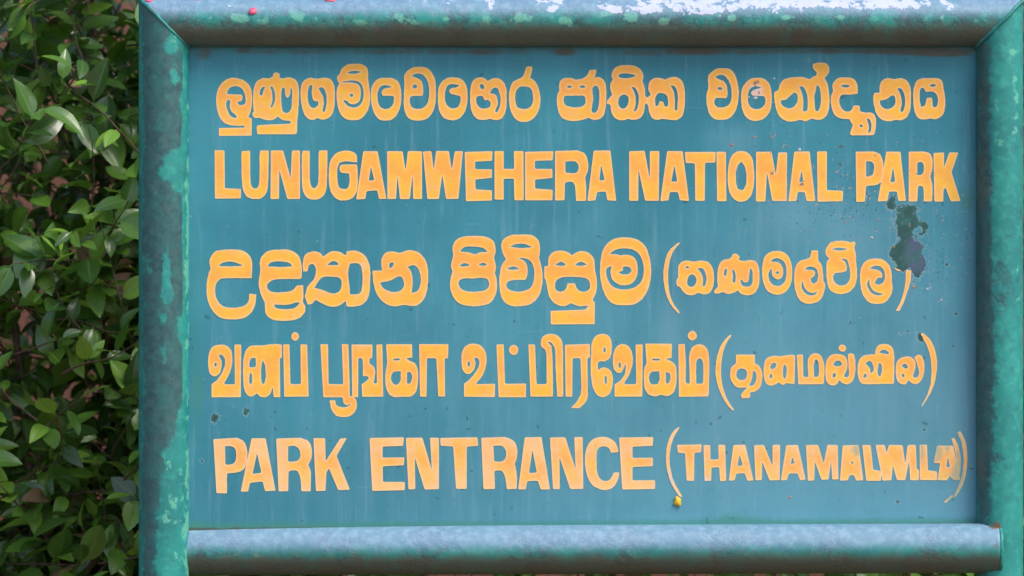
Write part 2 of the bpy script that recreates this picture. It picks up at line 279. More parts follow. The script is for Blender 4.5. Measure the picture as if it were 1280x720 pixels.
GLYPHS = """
S1 260 70 5.818
@S sin
190,155 260,175 305,220 320,290 318,360 303,420 290,440! 318,452! 316,580! 75,582! 75,521! 262,518! 262,507! 200,508 130,495 90,460 65,400 55,320 65,250 100,190 145,162
-138,275! 150,240 180,222 215,222 245,240 262,275 270,310 268,340 245,353 222,350 216,332! 240,328 250,305 248,278!
-143,318! 158,330 153,360 165,400 205,440 192,447 160,430 138,380 132,345
@
395,158 440,158 468,145! 472,125 492,115 520,130 518,155! 545,158 570,153 600,153 635,168 655,205 662,260 660,340 655,420 650,460! 648,560! 635,570! 355,570! 350,510! 365,500! 590,490! 598,482 590,472! 555,470 525,458 505,440! 480,462 440,468 400,462 372,450 345,455! 325,445! 318,420 330,400! 325,370 325,290 332,220 357,178
-375,275! 380,245 400,222! 412,225! 400,250 388,285
-465,220! 480,260 482,320 465,370! 455,372! 468,320 465,260 455,225
-540,235 552,232 558,280 575,305 595,280 600,235! 608,240 606,330 600,385 575,410 545,400 535,350 533,280
@
740,155 790,163 830,155 880,160 910,190 922,240 922,320 915,390 890,440 850,462 820,462 795,450! 765,465 735,462 700,430 680,370 670,300 672,230 690,180
-730,240 740,215 755,215 750,260 758,315! 775,332! 795,328! 800,350 780,370 755,372 735,350 725,300
-805,235! 830,228 850,260 860,310 855,370 845,410! 832,395! 842,340 835,290 820,262!
@
1060,52 1110,55 1150,75 1165,110 1165,160! 1174,220 1180,300 1172,370 1140,430 1100,462 1050,468 1000,458 960,420 940,360 932,290 938,225 955,198! 940,185! 935,150 955,128! 970,90 1010,60
-1015,120! 1060,108 1110,114! 1060,126
-970,188! 1040,178! 1095,188 1120,225 1128,290 1110,345 1070,370 1020,362 985,325! 1000,322 1035,350 1080,345 1108,310 1108,230 1085,200 1040,190
-1034,278 1050,278 1050,292 1034,292
S2 460 70 5.818
@
130,155 180,158 220,185 238,230 243,290 238,360 210,425 175,462 125,470 80,462 45,420 25,360 18,290 25,220 55,175 90,158
-168,224! 130,212 95,220 75,250 70,300 80,350 105,378 150,378 180,345 187,292! 105,290! 95,262 110,240 135,230
@
370,75 430,85 470,125 490,180 495,260 490,350 470,410 430,455 380,470 330,468 290,450 265,400 257,340 258,270! 262,200 262,140 290,100 330,80
-318,145! 345,130 380,130 420,160 440,220 440,300 425,350 390,378 350,380 320,370 305,330 305,300! 320,290! 395,292! 402,270 400,210 385,175 360,157!
-330,212 350,212 350,230 330,230
@
620,152 670,160 705,190 722,240 726,300 715,380 685,435 640,465 590,465 545,445 515,390 506,310 512,230 540,180 580,155
-662,214! 620,205 585,212 565,245 560,300 570,345 600,375 645,372 668,340 672,292! 605,277! 588,255 600,235 640,225
@
815,152 850,160 870,178! 910,160 950,160 990,190 1008,240 1010,310 1005,390 985,440 950,465 910,465 890,457! 850,465 800,460 765,430 745,370 740,300 745,220 760,180 785,160
-815,210 835,207 842,235 822,232
-790,300 805,290! 835,292! 845,325! 870,318! 888,335 885,365 860,378 820,375 795,350 788,320
-888,270! 905,240 935,232 955,270 962,320 955,370 935,412! 925,400! 945,350 940,300 925,275
@
1050,190 1090,165 1120,150 1140,110 1148,78! 1165,70! 1198,75! 1195,110 1180,155! 1215,180 1240,225 1256,300 1250,370 1225,430 1180,470 1120,480 1075,460 1040,410 1025,340 1025,260
-1100,228 1140,222 1180,235 1198,280 1195,340 1170,375 1130,382 1090,370 1075,330 1075,270
S3 680 70 5.818
@
185,155 235,170! 290,155 320,125 328,98! 380,95! 382,120 370,152! 410,152 445,185 455,240 455,320 448,390 425,445 380,465 350,462 325,448! 290,462 240,472 180,470 130,450 100,390 92,320 98,270 110,250! 108,210 125,170
-168,222! 185,214 202,222! 185,229
-258,222! 280,213 302,222! 280,230
-145,310 155,292 200,290 250,290 290,292 300,320 295,350 260,368 200,368 160,355 148,335
-355,235 370,218 390,225 400,270 398,340 385,395 365,410 350,400 352,370 360,310 357,270
@
600,62 660,68 705,95 725,140 720,180! 735,230 738,290! 760,298! 758,345! 738,350! 736,370 725,420 695,455 650,465 615,458! 575,468 520,455 490,410 480,350! 457,352! 457,325! 480,295! 495,280! 480,235 482,200 500,172! 490,140 505,95 545,68
-540,145! 560,130 610,128 665,140! 640,152 600,158 560,155
-545,320 560,290 590,282 612,300 610,345 595,372 565,378 545,355
-638,222! 665,235 685,280 688,330 675,385 660,405! 658,395! 670,340 665,280 650,245
@
820,155 860,160 880,168! 920,152 965,150 1000,170 1022,220 1028,290 1025,370 1008,435 970,465 920,465 860,458! 830,465 790,455 765,410 758,370 748,345! 752,300! 775,280! 758,240 765,190 790,165
-815,360! 812,310 830,275 860,270 890,285 902,330 900,365! 880,365! 870,330! 840,325! 830,360!
-925,215! 950,222 968,260 972,320 968,395! 955,390! 955,320 948,260
S4 870 70 5.818
@
205,85 250,92 285,130 305,190 315,260 308,340 285,410 240,455 190,465 140,460 100,425 80,360 75,290 90,220 88,150 110,115 150,90
-145,155! 165,140 200,140 235,175 255,230 258,300 240,350 200,370 160,368 138,345 138,318! 150,305! 220,308! 232,290 228,220 205,180 170,167!
-160,230 185,228 190,240 170,245
@
440,155 490,160 530,190 550,240 555,310 545,390 510,445 460,470 410,470 365,445 335,380 328,300 335,235 365,190 400,162
-475,228! 430,222 395,240 380,290 385,340 410,375 450,382 485,370 505,330 500,292! 415,290! 400,265 430,240
@
680,155 730,150 780,150 830,165! 850,150 875,140! 878,120 850,90! 850,55! 890,45 950,50 972,80 970,120 940,160! 960,200 972,270 975,340 960,420 920,460 880,465 845,455! 800,475 755,465! 700,478 650,470 605,435 580,370 568,300 570,258! 600,245! 610,210 635,172
-620,325! 660,315 700,280 725,268 740,300 730,345 695,375 650,370 625,345
-755,222! 780,225 805,270 812,330 808,390 790,405! 780,395! 785,330 775,270
-875,250 885,215 900,235 908,290 905,350 890,395 875,395 868,350 865,290
S5 1000 70 5.818
@
330,152 385,158 415,190 425,240 422,275! 360,282 305,285 290,320 300,365 330,398 370,395 392,355! 440,360! 440,400! 480,408! 530,412 555,450 555,520 545,565 530,578! 370,578! 365,560! 385,500! 365,475! 365,460! 300,455 255,430 230,370 225,300 240,250 235,215 255,175 290,155
-300,217! 330,209 365,218! 335,226
-435,512! 445,498 462,515!
-490,455! 510,465 520,510 512,555! 500,555! 505,510
@
640,158 690,165! 740,158 785,180 808,230 812,310 805,390 780,445 740,468 700,465! 650,475 600,465 560,425 540,360 533,300 540,265! 580,262! 580,220 600,175
-585,325! 630,315 680,288 695,320 685,360 650,382 610,375 590,350
-712,235! 740,240 762,290 765,350 750,405! 735,400! 745,340 735,280
@
890,158 930,158 980,158 1025,165 1045,200 1050,240! 1060,300 1060,370 1040,430 990,460 950,455! 900,462 860,450 835,400 825,320 828,240 850,180
-880,240 900,228! 918,262! 970,262 1000,290 1002,350 990,372! 970,368! 965,300! 925,300! 910,360! 885,365! 875,310
-945,212! 975,203 992,212! 970,221
L1 260 180 6.4
@L lat
50,48 130,48 133,352 262,358 262,436 52,438
@
262,55! 335,52! 338,290 350,340 375,355 398,340 408,290 410,50! 485,50! 478,330 460,400 420,435 380,440 330,435 295,405 272,330
@
500,50 600,50 658,270 668,50 735,50 735,440 632,440 568,210 568,440 498,440
@
748,52! 812,52! 815,290 825,335 845,352 868,335 880,290 882,50! 955,50! 948,330 930,400 890,438 845,445 800,435 768,400 750,330
@
1192,148! 1188,90 1150,58 1085,52 1020,75 975,140 964,230 968,330 990,400 1040,445 1090,452 1150,435 1188,380 1198,290 1192,160! 1075,162! 1055,175 1050,205! 1060,230! 1128,235! 1130,300 1115,350 1085,358 1050,345 1035,290 1035,190 1050,152! 1100,138 1150,143
L2 440 180 6.4
@
88,55 205,55 275,440 215,440 198,370 115,378 105,440 30,445
-150,185 176,290 135,292
@
280,55 405,55 428,205 445,55 560,55 560,440 488,440 484,255 462,440 382,442 362,260 352,440 282,440
@
566,58 635,55 652,200 672,55 775,55 797,200 820,55 888,55 852,440 752,440 722,250 695,440 602,440
@
900,62 1125,55 1120,135 985,140 985,200 1120,200 1120,270 985,285 990,362 1122,368 1120,452 910,458
L3 600 180 6.4
@
115,55 192,55 190,198 272,198 270,55 348,55 350,450 275,450 270,278 190,278 190,445 115,445
@
360,62 588,55 582,130 440,135 440,198 580,198 580,272 440,285 440,355 582,365 580,450 360,450
@
600,55! 780,50! 840,75 865,140 865,210 842,265! 850,330 850,455! 768,455! 760,340 740,305 690,305! 680,312! 678,450! 600,452!
-685,140! 760,140 785,165 788,200 770,228 685,228!
@
910,50 1045,50 1092,455 1018,450 1005,380 938,385 925,450 858,458
-970,170 995,288 955,290
L4 770 180 6.4
@
105,55 230,52 270,270 272,55 348,55 345,455 235,455 180,210 180,455 105,455
@
410,55 535,55 588,455 512,450 495,385 432,385 422,450 355,458
-468,175 490,298 445,300
@
552,62 800,62 795,148 715,150 712,455 635,455 632,155 558,152
@
805,60 882,60 885,458 810,458
@
1000,55 1050,65 1090,110 1105,190 1108,290 1095,380 1060,440 1005,462 950,445 910,385 895,300 898,200 915,120 950,70
-1003,140 1030,175 1045,240 1042,320 1025,360 1000,370 975,355 962,310 960,230 975,170
L5 900 180 6.4
@
290,60 415,60 448,240 468,65 540,65 535,456 418,456 378,230 365,460 290,460
@
595,58 720,58 765,458 695,458 680,385 625,385 612,455 548,460
-655,215 668,300 635,305
@
778,58 858,58 858,368 990,372 982,458 782,462
L6 1030 180 6.4
@
255,60! 400,58! 450,80 475,140 478,220 462,300 420,328 340,335! 332,460! 260,465!
-340,140! 380,140 400,165 400,215 385,250 340,262!
@
500,60 615,60 660,455 598,455 585,380 525,380 510,455 432,460
-555,190 572,300 535,305
@
680,60! 800,58! 850,75 870,120 870,200 855,260! 870,330 870,460! 800,460! 795,345 765,335 755,345! 750,460! 680,460!
-750,150! 785,145 800,170 798,225 780,245 750,248!
@
878,70 965,65 965,180 1005,65 1080,65 1025,225 1098,455 1018,460 975,345 960,370 958,460 885,460
T1 250 290 4.2667
@S sin
150,92 215,95 260,120 278,165 275,248! 180,248 110,252 85,280 82,330 100,375 130,398 190,402 240,388 258,360 258,328! 300,332! 295,385 270,435 225,462 160,468 100,455 60,415 35,350 33,270 45,215 53,195! 48,150 75,105 110,95
-100,180! 120,165 170,160 225,178! 170,182
@
420,92 480,96 525,125 542,180 543,245! 530,252! 400,255 362,275 360,300 385,318 440,320 490,310 515,283! 550,283! 552,340 548,372! 562,395! 558,430 520,465 450,475 390,470 350,440 342,378! 325,340 310,280 318,210 318,150 345,110 380,95
-360,182! 375,165 420,158 470,165 490,182! 425,185
-395,388! 460,390 515,377 530,380! 500,405 440,410 400,402
@
600,102 640,110 655,130! 700,102 745,105 778,125! 780,102! 830,98 880,125 905,180 908,260 900,340 870,385 820,400 780,400! 775,370! 740,395 690,398 640,378 615,362! 598,385! 572,390! 556,345! 572,290 605,250 615,200 600,172 580,180 575,212! 548,212! 545,170 560,120
-680,175! 700,160 720,158 740,175!
-610,297! 650,245 700,240 745,250 752,290 735,320 700,325 650,307
-800,170! 845,170 862,210 862,290 850,325 800,332! 798,290 790,220
@
1020,102 1065,110! 1120,95 1175,115 1208,160 1218,230 1212,310 1190,365 1150,395 1085,390! 1040,398 990,385 945,340 925,280 917,205! 968,205! 965,150 985,112
-1008,190! 1015,165 1035,165! 1020,190!
-962,272! 1020,258 1065,238 1085,265 1080,300 1050,318 1010,315 975,295
-1110,185! 1145,180 1170,215 1175,270 1160,310 1130,325! 1135,280 1130,220
T2 550 280 4.2667
@
180,62 240,66 285,90 298,140 290,180! 300,230 294,260! 305,310 300,370 270,420 215,438 150,438 95,420 60,370 52,310 65,250! 57,230 62,190! 68,170 66,120 90,80 130,65
-108,145! 130,125 180,122 230,130 252,148! 215,150 185,160! 150,150
-105,222! 130,210 158,220! 130,226
-208,218! 230,208 250,216! 230,222
-100,315 115,295 180,292 245,292 260,315 250,345 210,358 150,358 115,345
@
430,55 490,58 525,85 535,130 530,180! 545,240 548,310 530,380 490,425 430,440 370,435 330,400 315,330 318,260 330,215 350,188! 335,160 325,110 345,75 380,58
-378,120! 410,108 450,108 490,122! 435,127
-420,182! 470,190 498,230 500,290 485,335 450,355 400,358 365,345 355,325 365,308 400,300 455,300! 468,270 465,220 450,195
-358,238! 390,228 420,238! 390,243
@
640,140 680,148 705,165! 740,145 790,150 822,185 828,240 838,300 835,360 815,408! 828,415! 826,535! 590,538! 588,462! 775,455! 790,438! 740,440 700,425! 660,440 620,430 585,395 568,330 562,295! 555,290! 555,225! 575,222! 578,180 600,150
-618,218! 645,203 670,218! 645,222
-722,218! 750,203 782,216! 750,222
-615,330 625,300 660,285 740,285 785,295 800,330 785,355 750,358 730,340 722,315! 680,315! 670,345 645,360 620,350
@
990,70 1050,80 1095,115 1120,180 1128,250 1118,330 1085,395 1040,428 980,435 920,425 880,380 858,310 852,240 862,160 885,110 930,78
-908,158! 940,138 1000,132 1050,150 1080,200 1085,260 1070,310 1030,340 970,348 920,330 895,290 890,240 915,225! 908,260 925,305 970,328 1020,320 1050,285 1055,220 1035,175 990,162 965,166! 940,160
-955,258! 978,248 978,232 995,228 1014,235 1020,250 1005,265 975,267
T3 820 290 6.544
@
205,85! 150,150 120,220 105,310 105,420 120,520 150,590 200,660! 185,670! 130,610 90,530 65,430 60,330 75,230 110,150 180,85!
@
260,232 310,240! 380,232 430,245 465,290 478,350 475,430 450,490 410,512 345,500! 300,520 250,512 215,480 198,450! 172,445! 165,405 180,370! 180,320 185,270 215,240
-262,390 275,360 300,350 325,370 328,410 310,440 280,445 260,425
-345,300! 380,300 405,340 412,390 400,445! 385,440! 388,390 375,340
-245,288 268,286 262,296
@
560,225 600,218 620,200! 630,180 655,175 688,200 680,225! 720,235 770,228 820,240 845,290 850,370 845,440 810,500 760,520 700,510 670,480! 640,500 590,510 545,495 520,505! 475,505! 475,480! 505,445! 500,380 505,310 525,250
-560,345! 565,310 580,300! 578,330 570,360
-630,310 648,340 648,400 640,420! 630,400! 635,360
-700,420! 715,440 745,445 778,435 790,390 788,310! 775,300! 765,360 760,410! 735,415! 715,410 700,390
@
990,152 1050,165 1095,210 1115,280 1118,350 1105,430 1065,490 1010,515 960,510 910,480 880,420 868,350 872,260 890,200 930,165
-940,240! 970,220 1010,220 1050,250 1065,300 1065,360 1050,410 1010,438 970,435 935,400 925,340 945,300! 948,340 965,375 1000,390 1035,370 1045,320 1030,270 1000,245
-980,332! 1005,325 1000,341
T4 970 290 6.095
@
230,205 262,195! 268,140! 325,138! 325,215! 352,250 362,310 365,370! 380,400 370,460 340,520 290,545 235,548 185,525 155,470 140,400 140,320 155,250 190,215
-225,285! 245,268 280,268 310,285 320,330 315,375! 295,390 275,385! 270,360 290,345! 300,325! 300,300 275,288
-205,375! 215,420 245,455 290,468 315,455! 300,475 255,480 220,460 200,420
@
490,65 540,68 575,80! 595,65! 612,85! 600,120! 612,160 615,220 622,290 620,360 600,420 555,462 500,475 445,465 405,430 387,360 384,280 390,225 408,205! 385,180 378,140 400,100 425,75
-430,130! 480,122 545,130! 490,139
-500,205! 540,215 558,260 565,320 555,375 530,400 490,405 455,385 440,340 455,315! 510,308 540,300! 545,270 530,225
@
760,200 820,210 865,250 885,310 888,380 892,440 870,500 830,540 775,550 720,542 675,500 650,440 640,370 645,290 670,235 710,208
-720,278! 750,262 790,262 822,290 830,340 820,380 790,398 760,390 765,370! 780,350! 810,350! 815,325 800,300 765,285
-710,360! 718,410 745,450 785,468 820,470! 790,480 745,472 715,440 700,400
@
990,285! 1035,290! 1030,370 1005,460 980,530 945,605! 912,605! 950,530 975,450 988,370
@
885,268! 950,286! 968,300! 930,300!
U1 250 410 6.26
@L tam
150,130 200,135 240,170 252,230 245,310 220,380 185,438! 268,440! 264,128! 322,128! 320,545! 85,545! 85,440! 130,405! 165,355 190,290 188,240 160,207! 148,217! 168,260 165,320 145,365 110,382 75,360 60,300 62,220 80,165 110,137
-112,275 125,275 125,300 112,300
@
430,135 480,135! 560,125 640,128! 642,235! 625,240! 628,545! 572,545! 566,470! 548,520 510,545 470,540 440,515! 400,540 360,520 340,470 333,390 333,280 345,200 380,145
-385,285! 400,240 430,235! 430,300 405,308! 385,305!
-385,390! 392,355 402,370 403,430! 392,440! 383,420
-480,300 490,255! 505,300 510,380 500,435! 485,435! 478,380
@
646,128 700,125 708,438 785,438 782,125 838,128 850,540 655,542
@
743,30 765,42 775,67 765,92 743,102 720,92 711,67 720,42
U2 390 410 6.26
@
62,125! 125,125! 130,438! 240,438! 230,125! 285,125! 295,440! 295,530! 330,540 352,590 340,650 300,690 250,700 190,690 150,640 132,565! 180,565! 190,600 225,618 260,618 300,598! 265,605 240,590! 238,545! 85,545!
@
305,128! 475,128! 472,235! 450,245! 455,280 480,300 495,340 490,390 480,432! 505,435! 500,128! 552,125! 558,540! 390,542! 385,440! 410,425 440,395 435,380! 395,380! 395,290! 390,240! 362,240! 362,545! 310,540!
@
575,125! 785,125! 785,235! 740,240! 765,255 810,280 830,340 830,420 815,500 770,540 710,540! 650,545 600,520 575,460 570,380 580,300 585,260!
-635,245! 685,240! 685,250! 640,254!
-620,380 635,345! 690,342! 690,400 670,440 640,438 622,410
-745,350! 770,350 780,390 770,430! 745,438!
@
835,125 1070,125 1065,240 1040,240 1042,540 985,540 970,240 900,240 897,540 842,540
U3 570 410 6.26
@
150,122 200,140 235,200 240,270 220,350 190,400 155,438! 308,435! 305,545! 60,540! 60,435! 90,415 125,380 155,340! 175,300 178,255 160,232! 145,240! 155,280 140,330 110,360 80,362 50,330 40,260 45,190 70,145 110,122
-92,265 105,265 105,300 92,300
@
312,128 375,125 385,435 550,432 550,545 332,545
@
452,131 478,142 489,172 478,202 450,213 424,202 412,172 424,142
@
565,128! 620,128! 635,438! 708,438! 705,200! 695,170! 668,150 662,110 680,65 730,45 790,55 825,90 838,150 840,300 842,540! 790,540! 778,330 772,170 750,118! 722,108! 730,122! 748,140! 758,250 762,540! 580,540!
@
850,128! 1050,125! 1052,232! 1030,238! 1035,540! 1010,590 965,632! 895,630! 940,580 972,530! 980,480! 972,238! 915,240! 912,540! 855,540!
U4 720 410 6.26
@
200,45 250,55 280,100 282,170 270,230 225,265 190,262! 172,275! 175,330! 195,312 230,308 270,330 290,380 288,450 265,515 215,545 170,530 135,480 118,400 112,300 118,200 122,120 150,65
-218,155 230,155 230,190 218,190
-225,380 238,378 240,435 228,435
@
365,125 410,140 440,190 448,260 430,340 400,400 375,438! 470,438! 465,128! 525,128! 522,540! 300,540! 300,440! 340,415 375,370 388,320 387,285! 372,325 345,355 310,345 290,300 288,230 305,165 330,135
-335,275 350,275 348,310 337,310
@
540,122! 755,122! 752,240! 705,242! 740,255 780,290 790,350 788,430 770,500 720,535 665,526! 620,538 565,520 535,470 530,400 532,320 550,280!
-600,243! 655,243! 655,253! 600,253!
-575,380 590,345! 650,342! 652,400 640,438! 595,438 578,415
-705,350! 728,355 738,390 728,430! 708,435!
@
800,125! 855,125! 862,300 862,432! 888,435! 888,330 885,230 900,165 940,130 990,130 1030,165 1045,240 1045,400 1042,538! 805,542!
-945,435! 945,300 950,255 970,240 990,260 995,330 995,435!
@
912,20 938,32 950,60 938,88 910,100 886,88 874,60 886,32
V1 890 410 6.544
@
150,50! 165,62! 120,130 90,220 78,330 82,430 110,540 150,620 190,675! 165,678! 110,610 60,510 35,420 28,330 45,220 80,130
@
195,215! 355,215! 355,290! 390,310 415,370 412,430 395,490 350,525 312,530! 320,548! 310,575! 245,578! 235,550! 265,510 288,490! 250,492 200,485 160,440 148,380 160,320 195,292!
-205,380 215,345 245,335 275,345 285,380 275,415 240,425 212,410
-340,352! 358,370 362,420 345,460 325,475! 310,470! 330,420
@
500,228 560,230! 620,220 685,220! 680,460! 648,460! 610,455! 580,468 545,450! 520,465 480,475 445,455 425,400 425,310 445,250
-480,320! 500,290 525,290! 520,320 490,335
-470,400 485,375 495,395 485,415
-585,330 595,295 612,330 608,390 595,420 585,390
@
695,218! 748,215! 752,400! 788,400! 785,260 810,220 850,205 895,225 918,280 925,350 918,462! 705,465!
-840,398! 838,300 852,260 870,280 875,340 872,398!
V2 1030 410 6.544
@
90,212 140,215 180,235 195,280 192,340 165,395! 195,400 205,370 200,300 195,215! 220,205 250,220 262,300 255,390 235,440 190,465 145,450 130,430! 105,465 60,472 25,445 12,380 15,300 30,250 60,220
-80,300! 100,275 130,272 150,300! 130,310 100,310
-72,390 90,365 98,390 80,410
@
153,134 176,143 186,165 176,188 153,197 130,188 120,165 130,143
@
330,225 380,215 420,215! 425,175 450,140 500,128 550,145 575,190 580,300 578,460! 525,460! 320,460 290,430 275,360 280,290 300,245
-345,290! 375,270 400,300 405,350 385,370! 380,330
-325,400! 335,378 350,385 345,405
-455,200! 490,180 530,200 530,213! 490,208
-450,290! 470,300 472,360 460,398! 445,380
@
660,235 700,232 740,255 755,300 745,360 735,400 768,400 778,360 765,300 740,240! 775,218 805,230 825,290 822,370 800,430 760,462 715,450 695,430! 670,462 630,460 600,430 588,370 592,300 615,255
-640,310! 665,295 690,320! 670,330
-640,380 655,375 660,400 645,402
@
790,45! 815,40! 870,90 910,170 930,270 925,370 900,480 850,580 800,650! 798,635! 840,560 870,470 880,370 875,260 850,160 820,100
P1 260 535 6.4
@L low
40,90! 230,78! 285,110 310,170 310,260 285,330 240,355 150,365! 150,525! 65,525!
-135,148! 180,148 215,170 222,220 215,265 190,290 138,295!
@
345,85 460,82 540,505 455,508 435,430 335,440 320,510 258,512
-390,205 425,360 355,368
@
542,85! 740,80! 800,105 828,160 828,230 802,300! 820,350 822,510! 745,508! 735,400 715,350 690,340 645,348! 640,508! 562,510!
-640,148! 700,148 730,180 735,225 715,262 640,272!
@
842,82 935,82 940,265 1055,85 1110,80 1028,225 1135,495 1040,500 965,325 945,360 940,505 860,508
P2 450 535 6.4
@
75,80 350,75 345,145 180,150 180,238 355,235 350,300 182,308 182,432 358,432 358,500 95,505
@
365,80 500,78 572,330 560,78 632,78 632,492 515,495 438,240 442,490 385,495
@
640,80 940,75 945,145 855,152 855,490 768,490 745,150 645,145
@
968,80! 1160,72! 1230,105 1258,170 1255,240 1238,290! 1255,370 1255,490! 1175,492! 1155,380 1130,345 1075,345! 1080,490! 985,492!
-1068,145! 1130,145 1160,170 1168,210 1155,255 1120,270 1075,270!
P3 630 535 6.4
@
165,75 300,72 368,492 295,495 270,425 185,430 175,492 112,495
-228,180 262,358 202,362
@
368,78 490,75 572,325 562,75 632,72 636,490 530,492 445,240 448,492 392,492
@
918,195! 858,200! 840,165 810,150 770,155 745,185 742,280 748,360 775,410 815,425 850,410 880,355! 925,358! 910,420 870,480 820,498 760,490 700,450 665,380 648,290 655,180 690,110 740,78 800,72 860,90 900,130
@
920,78 1195,72 1192,145 1030,152 1030,240 1195,238 1192,308 1030,315 1030,420 1212,418 1210,490 945,495
P4 820 530 6.095
@
185,25! 145,90 118,160 105,250 112,340 135,430 170,500 205,560! 180,555! 130,480 100,410 80,320 78,220 95,130 130,60 165,28!
@
160,160 350,155 345,218 295,222 292,435 235,435 222,225 170,222
@
362,162 415,160 418,272 478,270 475,160 530,160 538,435 490,440 482,332 425,335 422,435 370,438
@
590,160 682,158 745,432 698,435 678,378 615,380 600,432 555,435
-640,240 662,318 622,320
@
748,162 825,160 890,320 888,160 948,158 945,430 865,432 812,290 808,430 758,432
@
995,162 1085,160 1143,425 1100,432 1080,378 1015,380 1000,430 952,432
-1042,255 1058,302 1028,305
P5 1010 530 6.095
@
80,160 122,300 150,160 230,160 235,425 185,425 178,290 160,425 105,428 55,290 50,432 0,435 -14,162
@
265,165 390,160 425,430 370,435 350,390 320,395 305,432 245,435
-335,280 352,305 332,305
@
415,160 480,160 500,350 565,358 560,435 445,435
@
515,160 590,160 600,220 620,160 725,160 745,300 760,165 800,160 745,430 680,430 650,320 640,430 570,435
@
765,160 825,160 832,345 850,350 850,430 780,432
@
852,160 910,158 918,355 988,362 988,430 855,430
@
985,165 1110,165 1165,430 1110,432 1085,400 1060,432 990,430 1010,300 960,300
-1070,255 1085,330 1058,330
@
1095,110! 1120,108! 1150,170 1168,260 1160,380 1135,430! 1135,300 1120,190
@
1140,65! 1165,55! 1205,140 1218,250 1210,370 1180,470 1130,560! 1110,560! 1150,470 1180,370 1188,250 1170,140
@
1035,600! 1100,540! 1112,555! 1050,606!
"""

# ---------------------------------------------------------------- the sign: frame of tubes
sign = link('park_sign', None, loc=(0, 0, 0))
tag(sign, 'weathered teal park entrance sign with orange lettering in three scripts inside a round tube frame', 'sign')
CX_L, CX_R, CZ_T = 204.8, 1249.6, 28.0
RL, RR, RT, RB = 31.2, 29.2, 30.5, 30.9
def gauss(x, y, cx, cy, rx, ry):
    d = ((x-cx)/rx)**2 + ((y-cy)/ry)**2
    return math.exp(-d)
def tube(name, p0, p1, r, seg_len, fn, cut0=None, cut1=None, nseg=56, parent=sign, label=None, cap=True):
    """tube from p0 to p1; cut(dirvec)->shift along the axis for a mitre; fn(x_px, y_px, nrm) -> dict of worn, sheen and shade masks"""
    p0 = Vector(p0); p1 = Vector(p1); ax = (p1-p0); L = ax.length; ax.normalize()
    u = Vector((0, -1, 0)); v = ax.cross(u).normalized(); u = v.cross(ax).normalized()
    n = max(2, int(L/seg_len))
    verts, nrm = [], []
    for i in range(n+1):
        for j in range(nseg):
            a = 2*math.pi*j/nseg
            d = u*math.cos(a) + v*math.sin(a)
            s0 = cut0(d*r) if cut0 else 0
            s1 = L + (cut1(d*r) if cut1 else 0)
            t = s0 + (s1-s0)*i/n
            c = p0 + ax*t
            rr = r*(1 + .006*noise.noise(Vector((c.x*6 + d.x, d.y, c.z*6 + d.z))))
            verts.append(c + d*rr); nrm.append(d)
    faces = [(i*nseg+j, i*nseg+(j+1) % nseg, (i+1)*nseg+(j+1) % nseg, (i+1)*nseg+j) for i in range(n) for j in range(nseg)]
    me = bpy.data.meshes.new(name)
    if cap:
        faces.append(tuple(range(nseg))[::-1]); faces.append(tuple(n*nseg+j for j in range(nseg)))
    me.from_pydata([tuple(q) for q in verts], [], faces); me.validate()
    names = ['wear_shade', 'mint', 'sky_sheen', 'white', 'grime_shade', 'rust']
    fv = [fn(q.x/S + 640, 360 - (q.z-ZC)/S, d) for q, d in zip(verts, nrm)]
    for k in names:
        me.attributes.new(k, 'FLOAT', 'POINT').data.foreach_set('value', [f.get(k, 0.0) for f in fv])
    me.materials.append(M['pipe'])
    for p in me.polygons: p.use_smooth = len(p.vertices) == 4
    o = link(name, me, parent)
    if label: tag(o, label)
    return o
WL_LEFT = [  # islands of kept green paint on the left post: cx, cy, rx, ry, strength
    (226,34,11,30,.9),(214,62,7,12,.5),(220,98,6,12,.7),(230,130,4,14,.7),(222,207,13,17,.95),(208,218,8,10,.6),(226,232,9,12,.8),
    (234,180,5,40,.9),(235,260,4,60,1.0),(211,345,5,26,1.0),(213,368,7,10,.8),(233,330,3,40,.5),(230,410,7,18,.9),(206,398,6,9,.45),(190,330,5,20,.3),
    (234,460,5,40,.6),(208,440,7,14,.4),(232,535,8,30,1.0),(226,575,12,30,1.0),(220,630,15,40,1.1),(219,690,16,50,1.2),(210,565,8,8,.5),(222,780,24,70,1.2)]
def fn_left(x, y, d):
    keep = sum(s*gauss(x, y, cx, cy, rx, ry) for cx, cy, rx, ry, s in WL_LEFT)
    front = max(0.0, -d.y)
    edge_l = max(0, (190-x)/16)
    wear_shade = .92*min(1, front*1.6) - 1.15*keep - .62*edge_l
    if x > 231: wear_shade -= .5
    if y > 790: wear_shade -= .3
    return dict(wear_shade=wear_shade, mint=.17 + .45*gauss(x, y, 235.5, 330, 3.5, 330) + .25*gauss(x, y, 222, 50, 10, 20) + (.22 if y > 560 and x > 205 else 0),
                sky_sheen=.10*gauss(x, y, 200, -5, 30, 12), rust=.3*gauss(x, y, 238, 60, 6, 5), grime_shade=.10 + (max(0, (y-1100)/500)))
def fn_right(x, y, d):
    return dict(wear_shade=.16 + .80*gauss(x, y, 1227, 360, 9, 460) + .25*gauss(x, y, 1250, 330, 14, 70) + .2*gauss(x, y, 1240, 450, 16, 60) + .22*gauss(x, y, 1245, 540, 12, 60),  # dark strip on the left side is shade painted in primer colour
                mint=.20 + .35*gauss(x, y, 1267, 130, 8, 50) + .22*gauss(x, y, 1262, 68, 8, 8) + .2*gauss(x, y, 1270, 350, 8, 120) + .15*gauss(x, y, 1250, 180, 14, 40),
                grime_shade=.06 + .40*max(0, -d.x-.25) + max(0, (y-1100)/500), rust=.6*gauss(x, y, 1243, 655, 12, 10), sky_sheen=.10*gauss(x, y, 1255, -4, 30, 14))  # left-facing part adds painted shade; the foot of the post is dirty
